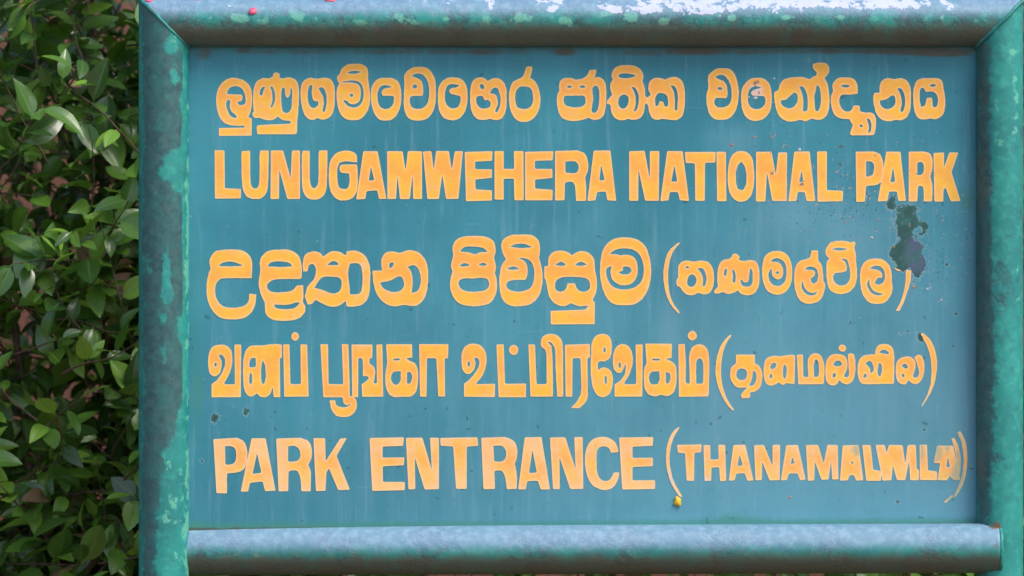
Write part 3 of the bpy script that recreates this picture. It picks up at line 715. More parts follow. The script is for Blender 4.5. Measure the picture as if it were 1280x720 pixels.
WHITE_T = [(513,2,5,8),(531,-2,5,9),(558,2,10,12),(571,-2,6,8),(612,0,9,14),(617,8,5,6),(675,-1,18,13),(690,12,8,8),(700,0,8,14),(752,9,16,9),(775,12,14,9),(795,6,8,12),
           (803,14,8,10),(820,8,14,12),(850,4,30,16),(880,7,26,16),(920,5,36,13),(965,4,36,12),(1010,3,36,11),(1060,4,36,12),(1100,4,36,12),(1135,5,30,11),(1178,2,7,7),(1187,10,5,7),(1268,10,10,14),(288,9,3,3)]
MINT_T = [(262,26,14,7),(300,24,12,8),(330,28,30,7),(368,14,7,10),(378,24,9,9),(398,24,7,7),(450,30,25,7),(500,22,14,10),(520,30,12,6),(558,27,10,6),(610,25,9,9),(650,24,20,9),(700,26,22,8),
          (712,32,10,7),(760,20,24,9),(788,24,12,9),(828,28,10,9),(876,27,10,8),(912,24,10,8),(945,26,14,8),(985,24,16,8),(1040,26,26,7),(1090,26,16,7),(1150,27,8,7),(1174,24,4,6),(1215,28,20,6)]
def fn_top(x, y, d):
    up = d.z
    return dict(sky_sheen=max(-.5, min(.80, (up+.05)*1.25)),  # sky reflection put into the colour of upward faces
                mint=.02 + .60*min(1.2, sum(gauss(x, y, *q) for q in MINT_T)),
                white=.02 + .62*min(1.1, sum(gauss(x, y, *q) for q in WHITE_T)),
                wear_shade=.46 + .10*math.sin(x*.09) , grime_shade=.85*max(0, min(1, (-up+.25)*1.5)),  # shaded underside painted in brown
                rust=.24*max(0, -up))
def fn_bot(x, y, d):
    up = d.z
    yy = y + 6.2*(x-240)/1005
    return dict(sky_sheen=max(-.4, min(.95, (up+.22)*1.25)), mint=.03 + .40*gauss(x, yy, 310, 694, 50, 6) + .34*gauss(x, yy, 900, 697, 60, 7) + .24*gauss(x, yy, 560, 690, 90, 7) + .26*gauss(x, yy, 1100, 695, 120, 6),  # tint of the sky painted on the upper side
                wear_shade=.36 + .12*math.sin(x*.05) + .3*gauss(x, yy, 248, 685, 10, 30), grime_shade=.85*max(0, min(1, (-up+.22)*1.6)),  # olive underside paints in the shade below the rail
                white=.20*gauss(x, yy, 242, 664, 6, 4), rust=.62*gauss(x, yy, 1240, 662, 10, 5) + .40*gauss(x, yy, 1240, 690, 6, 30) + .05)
zb = -0.15
tube('post', (PX(CX_L), 0, zb), (PX(CX_L), 0, PZ(CZ_T)), RL*S, .0055, fn_left,
     cut1=lambda q: -q.x, label='left post, worn to slate primer with patches of green paint')
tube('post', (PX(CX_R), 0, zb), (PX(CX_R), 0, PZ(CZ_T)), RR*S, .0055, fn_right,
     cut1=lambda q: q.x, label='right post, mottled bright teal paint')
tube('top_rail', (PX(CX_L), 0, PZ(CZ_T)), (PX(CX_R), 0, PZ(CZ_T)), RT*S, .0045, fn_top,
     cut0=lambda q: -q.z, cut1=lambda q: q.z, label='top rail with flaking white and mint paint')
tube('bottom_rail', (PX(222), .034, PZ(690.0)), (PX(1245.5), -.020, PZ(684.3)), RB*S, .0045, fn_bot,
     label='bottom rail, bleached, with lavender sky sheen painted on top')

# weld beads round the joints (sub-parts of the frame would be too deep; parts of the sign)
def torus_path(pts, r, name, mat, label=None, ns=7, parent=sign, closed=False):
    verts, faces = [], []
    n = len(pts)
    for i, p in enumerate(pts):
        a = pts[(i+1) % n] if (closed or i < n-1) else p
        b = pts[i-1] if (closed or i > 0) else p
        t = (a-b).normalized(); u = t.cross(Vector((.13, .97, .21))).normalized(); v = t.cross(u)
        rr = r(i/(n-1)) if callable(r) else r
        for j in range(ns):
            an = 2*math.pi*j/ns
            verts.append(p + (u*math.cos(an)+v*math.sin(an))*rr)
    m = n if closed else n-1
    for i in range(m):
        for j in range(ns):
            k = (i+1) % n
            faces.append((i*ns+j, i*ns+(j+1) % ns, k*ns+(j+1) % ns, k*ns+j))
    me = bpy.data.meshes.new(name); me.from_pydata([tuple(q) for q in verts], [], faces); me.materials.append(mat); smooth(me)
    if name == 'weld_bead':
        for k_, v_ in (('wear_shade', .35), ('grime_shade', .1), ('rust', .28)):
            me.attributes.new(k_, 'FLOAT', 'POINT').data.foreach_set('value', [v_]*len(verts))
    o = link(name, me, parent)
    if label: tag(o, label)
    return o
random.seed(4)
for cx, sgn, rr in ((CX_L, -1, RT), (CX_R, 1, RT)):
    pts = []
    for i in range(40):
        a = 2*math.pi*i/40
        q = Vector((0, math.cos(a)*rr*S, math.sin(a)*rr*S))
        pts.append(Vector((PX(cx)+sgn*q.z, q.y*.985, PZ(CZ_T)+q.z*.99)) + Vector((random.uniform(-1, 1), 0, random.uniform(-1, 1)))*.0008)
    torus_path(pts, .0040, 'weld_bead', M['pipe'], closed=True)
pts = [Vector((PX(1246.5)+random.uniform(-1, 1)*.001, -.020+math.cos(a)*29*S, PZ(684.3)+math.sin(a)*29*S)) for a in [2*math.pi*i/36 for i in range(36)]]
torus_path(pts, .0042, 'weld_bead', M['pipe'], closed=True)

# ---------------------------------------------------------------- the board
BX0, BX1, BY0, BY1 = 214, 1243, 44, 680      # tucked into the frame
YF = .008                                     # front face of the board
PEEL = [(1137,263,14,10,1.0),(1129,277,12,11,1.0),(1142,279,9,9,.8),(1131,292,11,9,.8),(1158,286,4.5,7,.85),(1152,280,6,3,.7),(1153,293,5,3,.6),(1122,314,8,12,.9),(1134,322,15,13,1.0),(1144,308,11,10,.9),(1128,336,8,5,.7),(1148,328,8,12,.8),(1146,342,5,9,.8),(1142,354,3,6,.6),(1113,318,4,5,.5),(1160,306,3,8,.35),
        (1114,256,7,7,.75),(1116,249,5,7,.6),(1098,268,4,5,.3),(1150,330,8,10,.6),(1052,205,4,8,.5),(1084,244,5,8,.45),(1077,240,3,3,.5),
        (292,507,3,4,.7),(308,515,4,6,.85),(305,512,5,5,.45),(270,522,8,6,.62),(266,527,5,5,.5),(238,270,4,3,.55),(236,262,2,5,.5),(272,540,3,4,.6),(252,577,3,2.5,.8),
        (1120,627,8,3.5,.85),(1124,603,4,3,.7),(1155,538,3,3.5,.75),(1152,423,5,7,.85),(1128,417,4,2.5,.6),(1134,414,2.5,2,.6),(1203,635,4,3,.6),(1165,318,3,2,.7),(1183,330,4,3,.5),(1185,331,3,3,.6),(1202,325,2,6,.4),(1195,392,3,1.5,.8),(1095,286,3,3,.7),
        (1208,258,3,2,.5),(1045,268,3,3,.4),(280,378,4,3,.6)]
MUD = [(300,65,14,4,.4),(330,66,20,4,.4),(254,70,16,8,.6),(380,66,30,4,.45),(480,66,60,4,.45),(600,66,70,4,.5),(705,66,16,5,.6),(800,67,60,4,.5),(870,64,30,5,.45),(930,66,60,4,.4),(1050,65,80,4,.45),(1150,66,60,5,.55),(1190,67,30,5,.6),
       (1020,186,3,3,.6),(1052,183,5,3,.75),(1050,205,4,4,.7)]
def build_board():
    nx, ny = 330, 210
    verts, faces = [], []
    for j in range(ny+1):
        for i in range(nx+1):
            x = BX0 + (BX1-BX0)*i/nx; y = BY0 + (BY1-BY0)*j/ny
            verts.append((PX(x), YF + .0012*fbm(x*.006, y*.006, 3.1, 3), PZ(y)))
    nf = len(verts)
    for j in range(ny):
        for i in range(nx):
            a = j*(nx+1)+i
            faces.append((a, a+nx+1, a+nx+2, a+1))
    # back and rim
    c = [(PX(BX0), YF+.006, PZ(BY0)), (PX(BX1), YF+.006, PZ(BY0)), (PX(BX1), YF+.006, PZ(BY1)), (PX(BX0), YF+.006, PZ(BY1))]
    verts += c
    faces.append((nf, nf+1, nf+2, nf+3))
    top = [i for i in range(nx+1)]; bot = [ny*(nx+1)+i for i in range(nx+1)]
    lef = [j*(nx+1) for j in range(ny+1)]; rig = [j*(nx+1)+nx for j in range(ny+1)]
    faces.append(tuple(top + [nf+1, nf])); faces.append(tuple(bot[::-1] + [nf+3, nf+2]))
    faces.append(tuple(lef[::-1] + [nf, nf+3])); faces.append(tuple(rig + [nf+2, nf+1]))
    me = bpy.data.meshes.new('board'); me.from_pydata(verts, [], faces)
    names = ['chalk', 'green', 'mud', 'peel', 'violet', 'speck']
    vals = {k: [0.0]*len(verts) for k in names}
    for n_, (X, Y, Z) in enumerate(verts[:nf]):
        x = X/S + 640; y = 360 - (Z-ZC)/S
        ch = .14 + .62*((x-240)/980) * min(1, max(0, (y-90)/420)) + .18*max(0, min(1, (y-200)/400))
        ch += .5*gauss(x, y, 915, 175, 40, 30) + .45*gauss(x, y, 990, 270, 50, 28) + .4*gauss(x, y, 1070, 300, 45, 40) + .45*gauss(x, y, 835, 425, 14, 60) + .35*gauss(x, y, 930, 500, 50, 90) + .5*gauss(x, y, 985, 625, 6, 26) + .4*gauss(x, y, 1007, 632, 4, 20)
        ch += .4*gauss(x, y, 1112, 500, 8, 30) + .25*gauss(x, y, 255, 85, 25, 18)
        ch -= .30*max(0, (230-y)/170) + .15*gauss(x, y, 400, 150, 200, 100)
        vals['chalk'][n_] = ch
        ybot = 655 + 6*(1-(x-240)/980)
        vals['green'][n_] = .75*math.exp(-((y-ybot)/9)**2) + .5*gauss(x, y, 1210, 250, 16, 22) + .35*gauss(x, y, 310, 345, 14, 10) + .30*gauss(x, y, 255, 490, 20, 30) + .3*gauss(x, y, 920, 645, 30, 14) + .35*gauss(x, y, 245, 420, 8, 250) + .35*gauss(x, y, 918, 298, 6, 14) + .3*gauss(x, y, 380, 300, 30, 20) + .25*gauss(x, y, 1215, 500, 8, 200)
        vals['mud'][n_] = min(1, sum(s*gauss(x, y, a, b, c1, d1) for a, b, c1, d1, s in MUD) + .72*math.exp(-((y-(ybot+2))/4.0)**2) + .34*math.exp(-((y-60)/5)**2))
        vals['peel'][n_] = min(1.0, sum(s*gauss(x, y, a, b, c1, d1) for a, b, c1, d1, s in PEEL))
        vals['speck'][n_] = min(1, .9*gauss(x, y, 1060, 240, 130, 80) + .6*gauss(x, y, 1180, 340, 60, 70) + .5*gauss(x, y, 960, 150, 60, 50) + .4*gauss(x, y, 1190, 620, 50, 40) + .35*gauss(x, y, 1232, 400, 20, 400))
        vals['violet'][n_] = gauss(x, y, 1146, 318, 18, 30)
    for k in names: me.attributes.new(k, 'FLOAT', 'POINT').data.foreach_set('value', vals[k])
    me.materials.append(M['board'])
    for p in me.polygons: p.use_smooth = len(p.vertices) == 4
    return link('board', me, sign)
board = build_board()
tag(board, 'teal sheet metal board with faded streaks and peeled patches')

# ---------------------------------------------------------------- painted letters
def smooth_loop(pts, mode):
    """pts: (x, y, corner). Catmull-Rom between the corners."""
    n = len(pts)
    cor = [p[2] for p in pts]
    if mode == 'L' and not any(cor):
        mx = 0
        for i in range(n):
            a, b, c = pts[i-1], pts[i], pts[(i+1) % n]
            v1 = Vector((b[0]-a[0], b[1]-a[1])); v2 = Vector((c[0]-b[0], c[1]-b[1]))
            if v1.length > 0 and v2.length > 0: mx = max(mx, abs(v1.angle(v2)))
        if mx > R(62): cor = [True]*n
    out = []
    for i in range(n):
        p1 = Vector(pts[i][:2]); p2 = Vector(pts[(i+1) % n][:2])
        p0 = Vector(pts[i-1][:2]); p3 = Vector(pts[(i+2) % n][:2])
        c1, c2 = cor[i], cor[(i+1) % n]
        d = (p2-p1).length
        if c1 and c2:
            # straight edge with softly rounded brush corners
            r = min(1.0, d*.25)
            e = (p2-p1)/d if d else Vector((0, 0))
            out.append(p1 + e*r); out.append(p2 - e*r); continue
        m1 = (p2-p0); m2 = (p3-p1)
        m1 = (p2-p1) if c1 else m1.normalized()*d
        m2 = (p2-p1) if c2 else m2.normalized()*d
        k = max(3, min(9, int(d/1.4)))
        for s_ in range(k):
            t = s_/k
            h = (2*t**3-3*t**2+1)*p1 + (t**3-2*t**2+t)*m1 + (-2*t**3+3*t**2)*p2 + (t**3-t**2)*m2
            out.append(h)
    return out
CHIP = [(945,103,6,4,.7),(948,114,4,5,.6),(1046,213,4,6,.3),(1003,226,4,6,.5),(999,232,5,5,.4),(1016,228,5,8,.4),(1135,216,5,12,.7),(1134,235,3,6,.6),(1147,217,4,4,.5),(1167,218,4,6,.75),(1189,211,4,4,.6),(1102,230,4,3,.6),(1115,252,6,5,.7),(1133,252,5,4,.5),
        (1095,193,5,3,.5),(609,192,4,3,.5),(914,192,8,5,.4),(884,198,6,4,.4),(964,215,6,5,.5),(922,238,8,4,.3),(961,190,5,3,.7),(280,379,5,4,.9),(1041,303,4,3,.4),(465,432,8,6,.25),(1154,422,4,5,.5),(1068,358,4,4,.3)]
PALE = [(945,110,14,8,.85),(948,122,10,7,.8),(925,135,8,30,.3),(1132,190,6,5,.7),(1134,205,4,14,.5),(1119,250,14,4,.5),(975,190,10,3,.8),(452,432,16,10,.6),(440,450,12,8,.4),(452,330,14,20,.45),(1120,475,5,12,.9),(1066,478,5,6,.5),(878,497,8,6,.6),
        (745,535,20,40,.0),(840,585,4,45,.7),(740,400,12,5,.3),(1152,340,10,6,.5),(980,375,12,6,.45),(690,145,0.1,0.1,0),(545,608,10,4,.5),(380,610,10,4,.5),(650,610,10,4,.5),(700,610,14,5,.5),(883,560,6,40,.45),(880,600,5,8,.5)]
DULL = [(1072,562,10,14,.8),(1052,570,5,20,.4),(1153,568,5,20,.75),(1172,565,9,18,.9),(1196,600,10,20,.9),(1200,560,8,40,.7),(1190,625,12,8,.8),(1185,555,3,18,.7),(1096,560,4,22,.5),(745,560,3,10,.5),(1175,595,8,6,.4)]
def inside(P, loops):
    """even-odd test for many points"""
    res = np.zeros(len(P), bool)
    for lp in loops:
        x0, y0 = lp[:, 0], lp[:, 1]; x1, y1 = np.roll(x0, -1), np.roll(y0, -1)
        px, py = P[:, 0:1], P[:, 1:2]
        c = (y0 > py) != (y1 > py)
        with np.errstate(divide='ignore', invalid='ignore'):
            xi = x0 + (py-y0)*(x1-x0)/(y1-y0)
        res ^= (np.sum(c & (px < xi), axis=1) % 2).astype(bool)
    return res
def edge_dist(P, loops):
    d = np.full(len(P), 1e9)
    for lp in loops:
        a = lp; b_ = np.roll(lp, -1, axis=0); ab = b_-a
        ap = P[:, None, :]-a[None]; t = np.clip((ap*ab).sum(2)/np.maximum((ab*ab).sum(1), 1e-9), 0, 1)
        q = ap - t[..., None]*ab
        d = np.minimum(d, np.sqrt((q*q).sum(2)).min(1))
    return d
def gsum(P, lst):
    v = np.zeros(len(P))
    for cx, cy, rx, ry, s_ in lst:
        if s_: v += s_*np.exp(-((P[:, 0]-cx)/rx)**2 - ((P[:, 1]-cy)/ry)**2)
    return np.minimum(v, 1)
def glyph_mesh(name, loops, X0, Z0, mat, grow=0.0):
    """loops in photo pixels; a film of paint with a body of fine triangles, an edge attribute and a rim"""
    L = []
    for i, lp in enumerate(loops):
        q = np.array([(p[0], p[1]) for p in lp])
        keep = np.sqrt(((q-np.roll(q, 1, axis=0))**2).sum(1)) > .05
        q = q[keep]
        if grow:
            t = np.roll(q, -1, axis=0)-np.roll(q, 1, axis=0); t /= np.maximum(np.sqrt((t*t).sum(1, keepdims=True)), 1e-6)
            nrm = np.stack([t[:, 1], -t[:, 0]], 1)
            area = .5*np.sum(q[:, 0]*np.roll(q[:, 1], -1)-np.roll(q[:, 0], -1)*q[:, 1])
            s_ = grow if i == 0 else -grow
            q = q + nrm*(s_ if area > 0 else -s_)
        L.append(q)
    mn, mx = L[0].min(0), L[0].max(0); st = 1.35
    gx, gy = np.meshgrid(np.arange(mn[0], mx[0], st), np.arange(mn[1], mx[1], st))
    gx = gx + (np.arange(gx.shape[0]) % 2)[:, None]*st*.5
    P = np.stack([gx.ravel(), gy.ravel()], 1)
    P = P[inside(P, L)]
    if len(P): P = P[edge_dist(P, L) > .55]
    co = [Vector(p) for q in L for p in q.tolist()]; ed = []; k = 0
    for q in L:
        n = len(q); ed += [(k+i, k+(i+1) % n) for i in range(n)]; k += n
    co += [Vector(p) for p in P.tolist()]
    vo, eo, fo, *_ = delaunay_2d_cdt(co, ed, [], 0, 1e-5)
    V2 = np.array([tuple(v) for v in vo]); T = np.array([f for f in fo if len(f) == 3])
    cen = V2[T].mean(1); T = T[inside(cen, L)]
    d = edge_dist(V2, L)
    # rim: edges used once
    cnt = {}
    for t in T.tolist():
        for e in ((t[0], t[1]), (t[1], t[2]), (t[2], t[0])):
            cnt[e] = 1
    rim = [e for e in cnt if (e[1], e[0]) not in cnt]
    X = (V2[:, 0]-640)*S; Z = ZC-(V2[:, 1]-360)*S
    Y = np.array([YF + .0012*fbm(x*.006, y*.006, 3.1, 3) for x, y in V2.tolist()])
    vs_ = np.stack([X-X0, Y, Z-Z0], 1)
    n = len(vs_); back = vs_.copy(); back[:, 1] += .0006
    ridx = sorted({i for e in rim for i in e}); rmap = {i: n+j for j, i in enumerate(ridx)}
    allv = vs_.tolist() + [back[i].tolist() for i in ridx]
    tri = T.tolist()
    a_ = V2[T[0]]; s2 = (a_[1][0]-a_[0][0])*(a_[2][1]-a_[0][1])-(a_[1][1]-a_[0][1])*(a_[2][0]-a_[0][0])
    faces = tri + [(e[1], e[0], rmap[e[0]], rmap[e[1]]) for e in rim]
    if s2 < 0: faces = [tuple(f)[::-1] for f in faces]
    me = bpy.data.meshes.new(name); me.from_pydata(allv, [], faces)
    W2 = np.concatenate([V2, V2[ridx]]); dd = np.concatenate([d, np.zeros(len(ridx))])
    for nm, val in (('edge', np.exp(-(dd/1.5)**2)), ('chip', gsum(W2, CHIP)), ('pale', gsum(W2, PALE)), ('dull', gsum(W2, DULL))):
        me.attributes.new(nm, 'FLOAT', 'POINT').data.foreach_set('value', val.tolist())
    me.materials.append(mat)
    return me
def parse(txt):
    reg = None; mode = 'S'; out = []; cur = None; seg = None
    for ln in txt.strip().splitlines():
        ln = ln.strip()
        if not ln: continue
        if ln[0] == '@':
            f = ln[1:].split()
            if len(f) > 1: mode, seg = f
            cur = None; new = True; continue
        if ln[0].isalpha():
            f = ln.split(); reg = (float(f[1]), float(f[2]), float(f[3])); continue
        hole = ln[0] == '-'
        pts = []
        for tok in ln.lstrip('-').split():
            c = tok.endswith('!'); a, b = tok.rstrip('!').split(',')
            pts.append((reg[0]+float(a)/reg[2], reg[1]+float(b)/reg[2], c))
        if hole: cur[2].append(pts)
        else:
            cur = (mode, seg, [pts], reg); out.append(cur)
    return out
def signed(lp): return sum(lp[i-1][0]*lp[i][1]-lp[i][0]*lp[i-1][1] for i in range(len(lp)))/2
letters = 0
for gi, (mode, seg, raw, reg) in enumerate(parse(GLYPHS)):
    loops = []
    for i, pts in enumerate(raw):
        lp = smooth_loop(pts, mode)
        # a hair of brush wobble, in board space
        lp = [Vector((q.x + .35*noise.noise(Vector((q.x*.22, q.y*.22, 5))), q.y + .35*noise.noise(Vector((q.x*.22, q.y*.22, 9))))) for q in lp]
        loops.append(lp)
    a = [q for q in loops[0]]
    cx = sum(q.x for q in a)/len(a); cy = sum(q.y for q in a)/len(a)
    X0, Z0 = PX(cx), PZ(cy)
    me = glyph_mesh('letter', loops, X0, Z0, M['letter_low'] if seg == 'low' else M['letter'], -.38 if seg in ('sin', 'tam') else -.15)
    o = link('letter', me, board, loc=(X0, -.0005 - .00008*(gi % 4), Z0)); letters += 1

# small chips and flakes on the board (irregular thin discs)
def flake_mesh(name, rx, ry, mat, seed, th=.0008, n=14, curl=0):
    rnd = random.Random(seed)
    bm = bmesh.new(); ring = []
    for i in range(n):
        a = 2*math.pi*i/n; k = rnd.uniform(.6, 1.15)
        ring.append((math.cos(a)*rx*k, math.sin(a)*ry*k))
    f = [bm.verts.new((x, -th - curl*(x*x+y*y)/(rx*rx+ry*ry), y)) for x, y in ring]; c = bm.verts.new((0, -th*1.4, 0))
    b = [bm.verts.new((x*1.05, 0, y*1.05)) for x, y in ring]
    for i in range(n):
        j = (i+1) % n
        bm.faces.new((c, f[i], f[j])); bm.faces.new((f[i], b[i], b[j], f[j]))
    bmesh.ops.recalc_face_normals(bm, faces=bm.faces[:])
    me = bpy.data.meshes.new(name); bm.to_mesh(me); bm.free(); me.materials.append(mat); smooth(me)
    return me
def spots(name, lst, mat, seed):
    """tiny specks joined as one sub-part of the board"""
    bm = bmesh.new()
    for i, (x, y, r) in enumerate(lst):
        me = flake_mesh('t', r*S*.85, r*S*.65, mat, seed+i, th=.0007, n=9)
        me.transform(Matrix.Translation((PX(x), YF + .0008, PZ(y)))); bm.from_mesh(me); bpy.data.meshes.remove(me)
    me = bpy.data.meshes.new(name); bm.to_mesh(me); bm.free(); me.materials.append(mat)
    tag(link(name, me, board), kind='stuff')
rnd = random.Random(8)
spots('rust_chips', [(1050,204,2.6),(1053,206,2),(1023,184,1.8),(1054,183,2.6),(1110,172,2.8),(1131,175,3.2),(948,116,2.5),(1045,281,2.2),(1057,278,3),(1099,274,2.6),(944,171,2.8),(965,172,2.4),(915,181,3),(985,183,2),
    (1142,359,3.6),(1148,357,2),(252,66,2.2),(988,622,3),(1017,293,2),(1037,293,2),(1193,213,1.8),(1165,222,2),(962,216,1.6),(964,190,1.6),(1116,290,1.8),(1102,180,1.6),(1170,188,1.5),(1236,655,3),(1230,657,2.5),(1222,648,3),(1212,640,2.5),(1118,309,2)], M['rust'], 50)
spots('dark_flecks', [(1052,195,2.2),(1049,199,1.8),(1156,200,2),(1133,224,3),(1133,229,2),(1097,248,3),(1087,252,1.8),(1172,216,2),(1000,250,1.5),(280,380,3),(1031,192,1.6),(1118,604,2)], M['dark'], 90)
spots('pale_flecks', [(1056,222,3),(1056,228,2.4),(1000,187,3.2),(1160,361,4),(1164,360,3),(1177,375,3),(1090,297,2.4),(1108,264,2),(1170,196,2.5),(1062,270,2),(1029,256,2.4),(262,79,2),(1018,293,2.5),(944,122,4),(952,118,3),(936,121,2.6),(968,98,2),(1147,246,2.6)], M['pale'], 130)
del rnd

# petals and a leaf caught on the sign
def petal(name, x, y, rx, ry, mat, seed, label, cat, Y, tilt=(0, 0, 0), group=None):
    me = flake_mesh(name, rx*S, ry*S, mat, seed, th=.0016, n=12, curl=.004)
    o = link(name, me, loc=(PX(x), Y, PZ(y))); o.rotation_euler = tilt
    tag(o, label, cat, group)
petal('yellow_leaf_scrap', 847, 627, 5.6, 6.6, M['yellow'], 3, 'small yellow leaf scrap stuck to the board below the opening bracket of the last line', 'leaf', YF-.001)
def on_tube(z_px, r=RT): # front surface depth of the top rail at this height
    dz = (CZ_T - z_px)/r
    return -math.sqrt(max(0, 1-dz*dz))*r*S
petal('pink_petal', 318, 16, 5.4, 5.2, M['pink'], 12, 'round pink petal on the face of the top rail, largest and lowest of the petals', 'petal', on_tube(16)-.0005, (R(-25), 0, 0), 'pink petals on the top rail')
petal('pink_petal', 188, 2, 5.0, 4.2, M['pink'], 14, 'pink petal on the top of the frame over the left post', 'petal', -.026, (R(-50), 0, 0), 'pink petals on the top rail')
petal('pink_petal', 248, 0, 5.0, 4.6, M['pink'], 16, 'pink petal on the top rail just right of the left corner joint', 'petal', on_tube(0)-.0005, (R(-50), 0, 0), 'pink petals on the top rail')
petal('pink_petal', 414, 1.5, 8.0, 4.6, M['pink'], 18, 'broad pink petal high on the top rail above the second letter group', 'petal', on_tube(1.5)-.0005, (R(-50), 0, 0), 'pink petals on the top rail')

# ---------------------------------------------------------------- the bush
bush = link('leafy_bush', None, loc=(-1.0, .62, 0))
tag(bush, 'dense glossy green bush growing behind and left of the sign', 'bush')
BO = Vector((-1.0, .62, 0))
def leaf_data(L, W, fold, bend, twist, nl=6):
    """returns verts, faces, mid for one pointed oval leaf along +Y, face up +Z"""
    vs_, fs, mid = [], [], []
    for i in range(nl+1):
        t = i/nl
        w_ = W*.5*math.sin(math.pi*min(1, t**.82))**.75 if 0 < t < 1 else .0008
        y = L*t; z = -bend*L*t*t
        a = twist*(t-.3)
        for k_, s_ in ((0, -1), (1, -.5), (2, 0), (3, .5), (4, 1)):
            x = s_*w_; zz = z + abs(s_)*w_*fold - .12*w_*abs(s_)**2
            vs_.append(Vector((x*math.cos(a)-(zz-z)*math.sin(a), y, z+(zz-z)*math.cos(a)+x*math.sin(a))))
            mid.append(1.0 if s_ == 0 else (.35 if abs(s_) == .5 else 0))
    for i in range(nl):
        for k_ in range(4):
            a = i*5+k_; fs.append((a, a+1, a+6, a+5))
    # petiole
    b = len(vs_)
    for q in ((-.0012, -.009, -.001), (.0012, -.009, -.001), (.0012, .003, 0), (-.0012, .003, 0)):
        vs_.append(Vector(q)); mid.append(1.0)
    fs.append((b, b+1, b+2, b+3))
    return vs_, fs, mid
LEAFV = []
rl = random.Random(21)
for i in range(14):
    L = rl.uniform(.058, .104)
    LEAFV.append(leaf_data(L, L*rl.uniform(.46, .64), rl.uniform(.15, .55), rl.uniform(.02, .38), rl.uniform(-.5, .5), 7))
LEAFM = []
for i, (vv, ff, mm) in enumerate(LEAFV):
    me = bpy.data.meshes.new('leaf'); me.from_pydata([tuple(q) for q in vv], [], ff)
    at = me.attributes.new('mid', 'FLOAT', 'POINT'); at.data.foreach_set('value', mm)
    me.materials.append(M['leaf']); smooth(me); LEAFM.append(me)
rb = random.Random(77)
twigs = []       # list of point lists
leaves = []      # (matrix, variant)
def make_twig(p, d, L, r0=.0028):
    pts = [p.copy()]; n = max(4, int(L/.036)); q = p.copy(); d = d.normalized()
    roll = rb.uniform(0, 6.28)
    for i in range(n):
        d = (d + Vector((rb.gauss(0, .13), rb.gauss(0, .13), rb.gauss(0, .10) + .02))).normalized()
        q = q + d*(L/n); pts.append(q.copy())
        if i >= 1:
            for side in ((0,) if rb.random() < .55 else (0, math.pi)):
                roll += 2.2 + rb.uniform(-.4, .4)
                ref = Vector((0, 0, 1)) if abs(d.z) < .9 else Vector((1, 0, 0))
                u = d.cross(ref).normalized(); v = d.cross(u)
                ang = roll + side
                out = (u*math.cos(ang) + v*math.sin(ang))
                ld = (d*.45 + out*.9 + Vector((0, -.12, -.10))).normalized()
                # upper face turned up and somewhat to the viewer's side, as leaves do to the open light
                up = (Vector((rb.gauss(0, .45), -.42 + rb.gauss(0, .42), .90 + rb.gauss(0, .35))))
                x = ld.cross(up).normalized(); z = x.cross(ld).normalized()
                s_ = rb.uniform(.62, 1.12)
                m = Matrix((( x.x, ld.x, z.x), (x.y, ld.y, z.y), (x.z, ld.z, z.z))).to_4x4()
                leaves.append((Matrix.Translation(q + ld*.009) @ m @ Matrix.Scale(s_, 4), rb.randrange(len(LEAFV))))
    twigs.append((pts, r0))
# main stems that fan up from the ground
stems = []
for i in range(26):
    bx = rb.uniform(-2.7, 1.7); by = rb.uniform(.75, 1.25)
    if i < 9: bx = rb.uniform(-1.45, -.55); by = rb.uniform(.70, 1.1)
    q = Vector((bx, by, -.05)); d = Vector((rb.gauss(0, .18), rb.gauss(-.05, .10), 1)).normalized()
    pts = [q.copy()]; H = rb.uniform(2.3, 2.9)
    for k_ in range(22):
        d = (d + Vector((rb.gauss(0, .09), rb.gauss(0, .05) - (.10 if q.y > 1.3 else 0) + (.12 if q.y < .62 else 0), .06))).normalized()
        q = q + d*H/22; pts.append(q.copy())
        if k_ > 3:
            for _ in range(2):
                dd = Vector((rb.gauss(0, .8), rb.gauss(-.55, .5), rb.gauss(.35, .45)))
                make_twig(q, dd, rb.uniform(.16, .34))
    stems.append(pts)
# outer skin of twigs towards the path
def skin(n, x0, x1, y0, y1, z0, z1, bias):
    for _ in range(n):
        p = Vector((rb.uniform(x0, x1), rb.uniform(y0, y1), rb.uniform(z0, z1)))
        if fbm(p.x*2.6+7, p.y*2, p.z*2.6, 3) < bias: continue
        make_twig(p, Vector((rb.gauss(0, .8), rb.gauss(-.5, .5), rb.gauss(.45, .5))), rb.uniform(.14, .26))
skin(760, -1.75, -.35, .38, .95, .75, 2.55, -.28)
skin(560, -2.8, 1.8, .45, 1.0, .10, 2.65, -.25)
skin(420, -2.0, -.3, .95, 1.7, .60, 2.65, -.30)
skin(260, -2.8, 1.8, 1.0, 1.6, .10, 2.65, -.30)
skin(420, -1.6, 1.8, .5, 1.5, .35, 1.25, -.6)
# keep everything clear of the sign
def view(p):
    """where a point of the bush falls in the picture: used only to choose WHICH leaves are single objects"""
    k_ = 7.0/(p.y+7.0); return p.x*k_/S+640, 360-(p.z-ZC)*k_/S
leaves = [q for q in leaves if (q[0] @ Vector((0, .08, 0))).y > .17 and q[0].translation.y > .17]
cand = []
for i, (m, v) in enumerate(leaves):
    x, y = view(m.translation)
    if -10 < x < 178 and -12 < y < 735: cand.append((m.translation.y, i))
cand.sort(); single = set(i for _, i in cand[:296])
T0 = Matrix.Translation(-BO)
V, F, MID, RND = [], [], [], []
for i, (m, v) in enumerate(leaves):
    if i in single:
        o = link('leaf', LEAFM[v], bush); o.matrix_local = T0 @ m
    else:
        b = len(V); vv, ff, mm = LEAFV[v]; mt = T0 @ m; r_ = rb.random()
        V += [tuple(mt @ q) for q in vv]; F += [tuple(b+k_ for k_ in f) for f in ff]; MID += mm; RND += [r_]*len(vv)
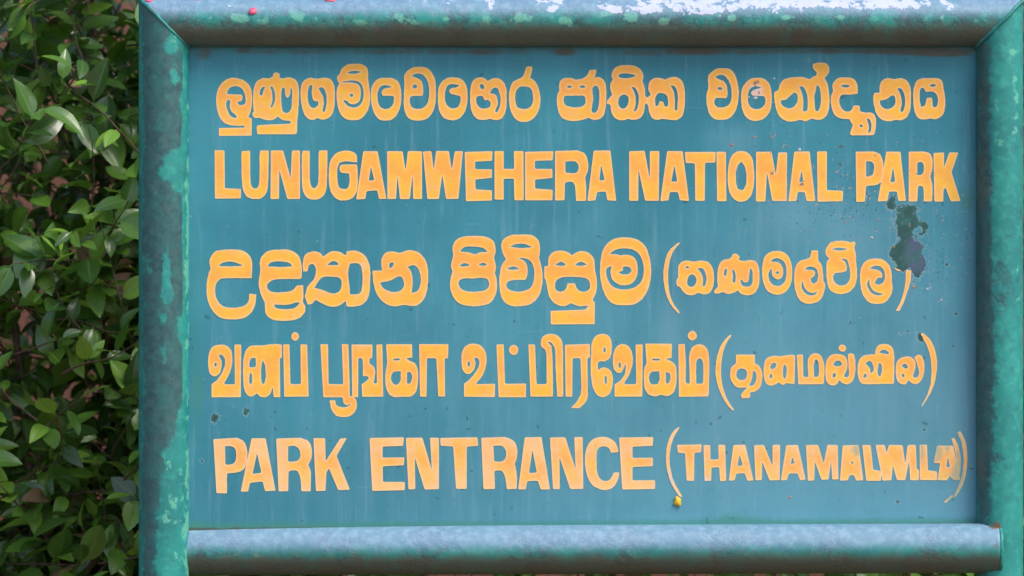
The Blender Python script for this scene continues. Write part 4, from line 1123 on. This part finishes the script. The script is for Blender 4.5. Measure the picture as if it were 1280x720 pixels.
me = bpy.data.meshes.new('foliage'); me.from_pydata(V, [], F)
at = me.attributes.new('mid', 'FLOAT', 'POINT'); at.data.foreach_set('value', MID)
at = me.attributes.new('rnd', 'FLOAT', 'POINT'); at.data.foreach_set('value', RND)
me.materials.append(M['leaves']); me.polygons.foreach_set('use_smooth', [True]*len(me.polygons))
tag(link('foliage', me, bush), kind='stuff')
print('leaves', len(leaves), 'single', len(single), 'letters', letters)
def rod(pts, r0, r1, V, F, ns=5):
    b = len(V); n = len(pts)
    for i, p in enumerate(pts):
        t = (pts[min(n-1, i+1)]-pts[max(0, i-1)]).normalized(); u = t.cross(Vector((.3, .9, .2))).normalized(); v = t.cross(u)
        r = r0+(r1-r0)*i/(n-1)
        for j in range(ns):
            a = 2*math.pi*j/ns; V.append(tuple(p + (u*math.cos(a)+v*math.sin(a))*r - BO))
    for i in range(n-1):
        for j in range(ns): F.append((b+i*ns+j, b+i*ns+(j+1) % ns, b+(i+1)*ns+(j+1) % ns, b+(i+1)*ns+j))
V, F = [], []
for pts, r0 in twigs:
    if min(p.y for p in pts) > .17: rod(pts, r0, r0*.35, V, F, 4)
me = bpy.data.meshes.new('twigs'); me.from_pydata(V, [], F); me.materials.append(M['bark']); smooth(me)
tag(link('twigs', me, bush), kind='stuff')
for pts in stems:
    V, F = [], []; rod(pts, .016, .003, V, F, 8)
    me = bpy.data.meshes.new('stem'); me.from_pydata(V, [], F); me.materials.append(M['bark']); smooth(me); link('stem', me, bush)

# ---------------------------------------------------------------- grass at the foot
rg = random.Random(5); V, F = [], []
for _ in range(9000):
    x = rg.uniform(-3, 3); y = rg.uniform(-1.6, 1.6)
    if fbm(x*1.7, y*1.7, 2, 3) < -.02: continue
    h = rg.uniform(.04, .13); a = rg.uniform(0, 6.28); w_ = .003; dx, dy = math.cos(a), math.sin(a); b = len(V)
    l1, l2 = rg.gauss(0, .03), rg.gauss(0, .03)
    V += [(x-dx*w_, y-dy*w_, -.03), (x+dx*w_, y+dy*w_, -.03), (x+dx*w_*.7+l1*.4, y+dy*w_*.7+l2*.4, h*.6), (x-dx*w_*.7+l1*.4, y-dy*w_*.7+l2*.4, h*.6), (x+l1, y+l2, h)]
    F += [(b, b+1, b+2, b+3), (b+3, b+2, b+4)]
me = bpy.data.meshes.new('grass'); me.from_pydata(V, [], F); me.materials.append(M['grass'])
tag(link('grass', me), 'thin patchy grass on the earth around the sign posts', 'grass', kind='stuff')
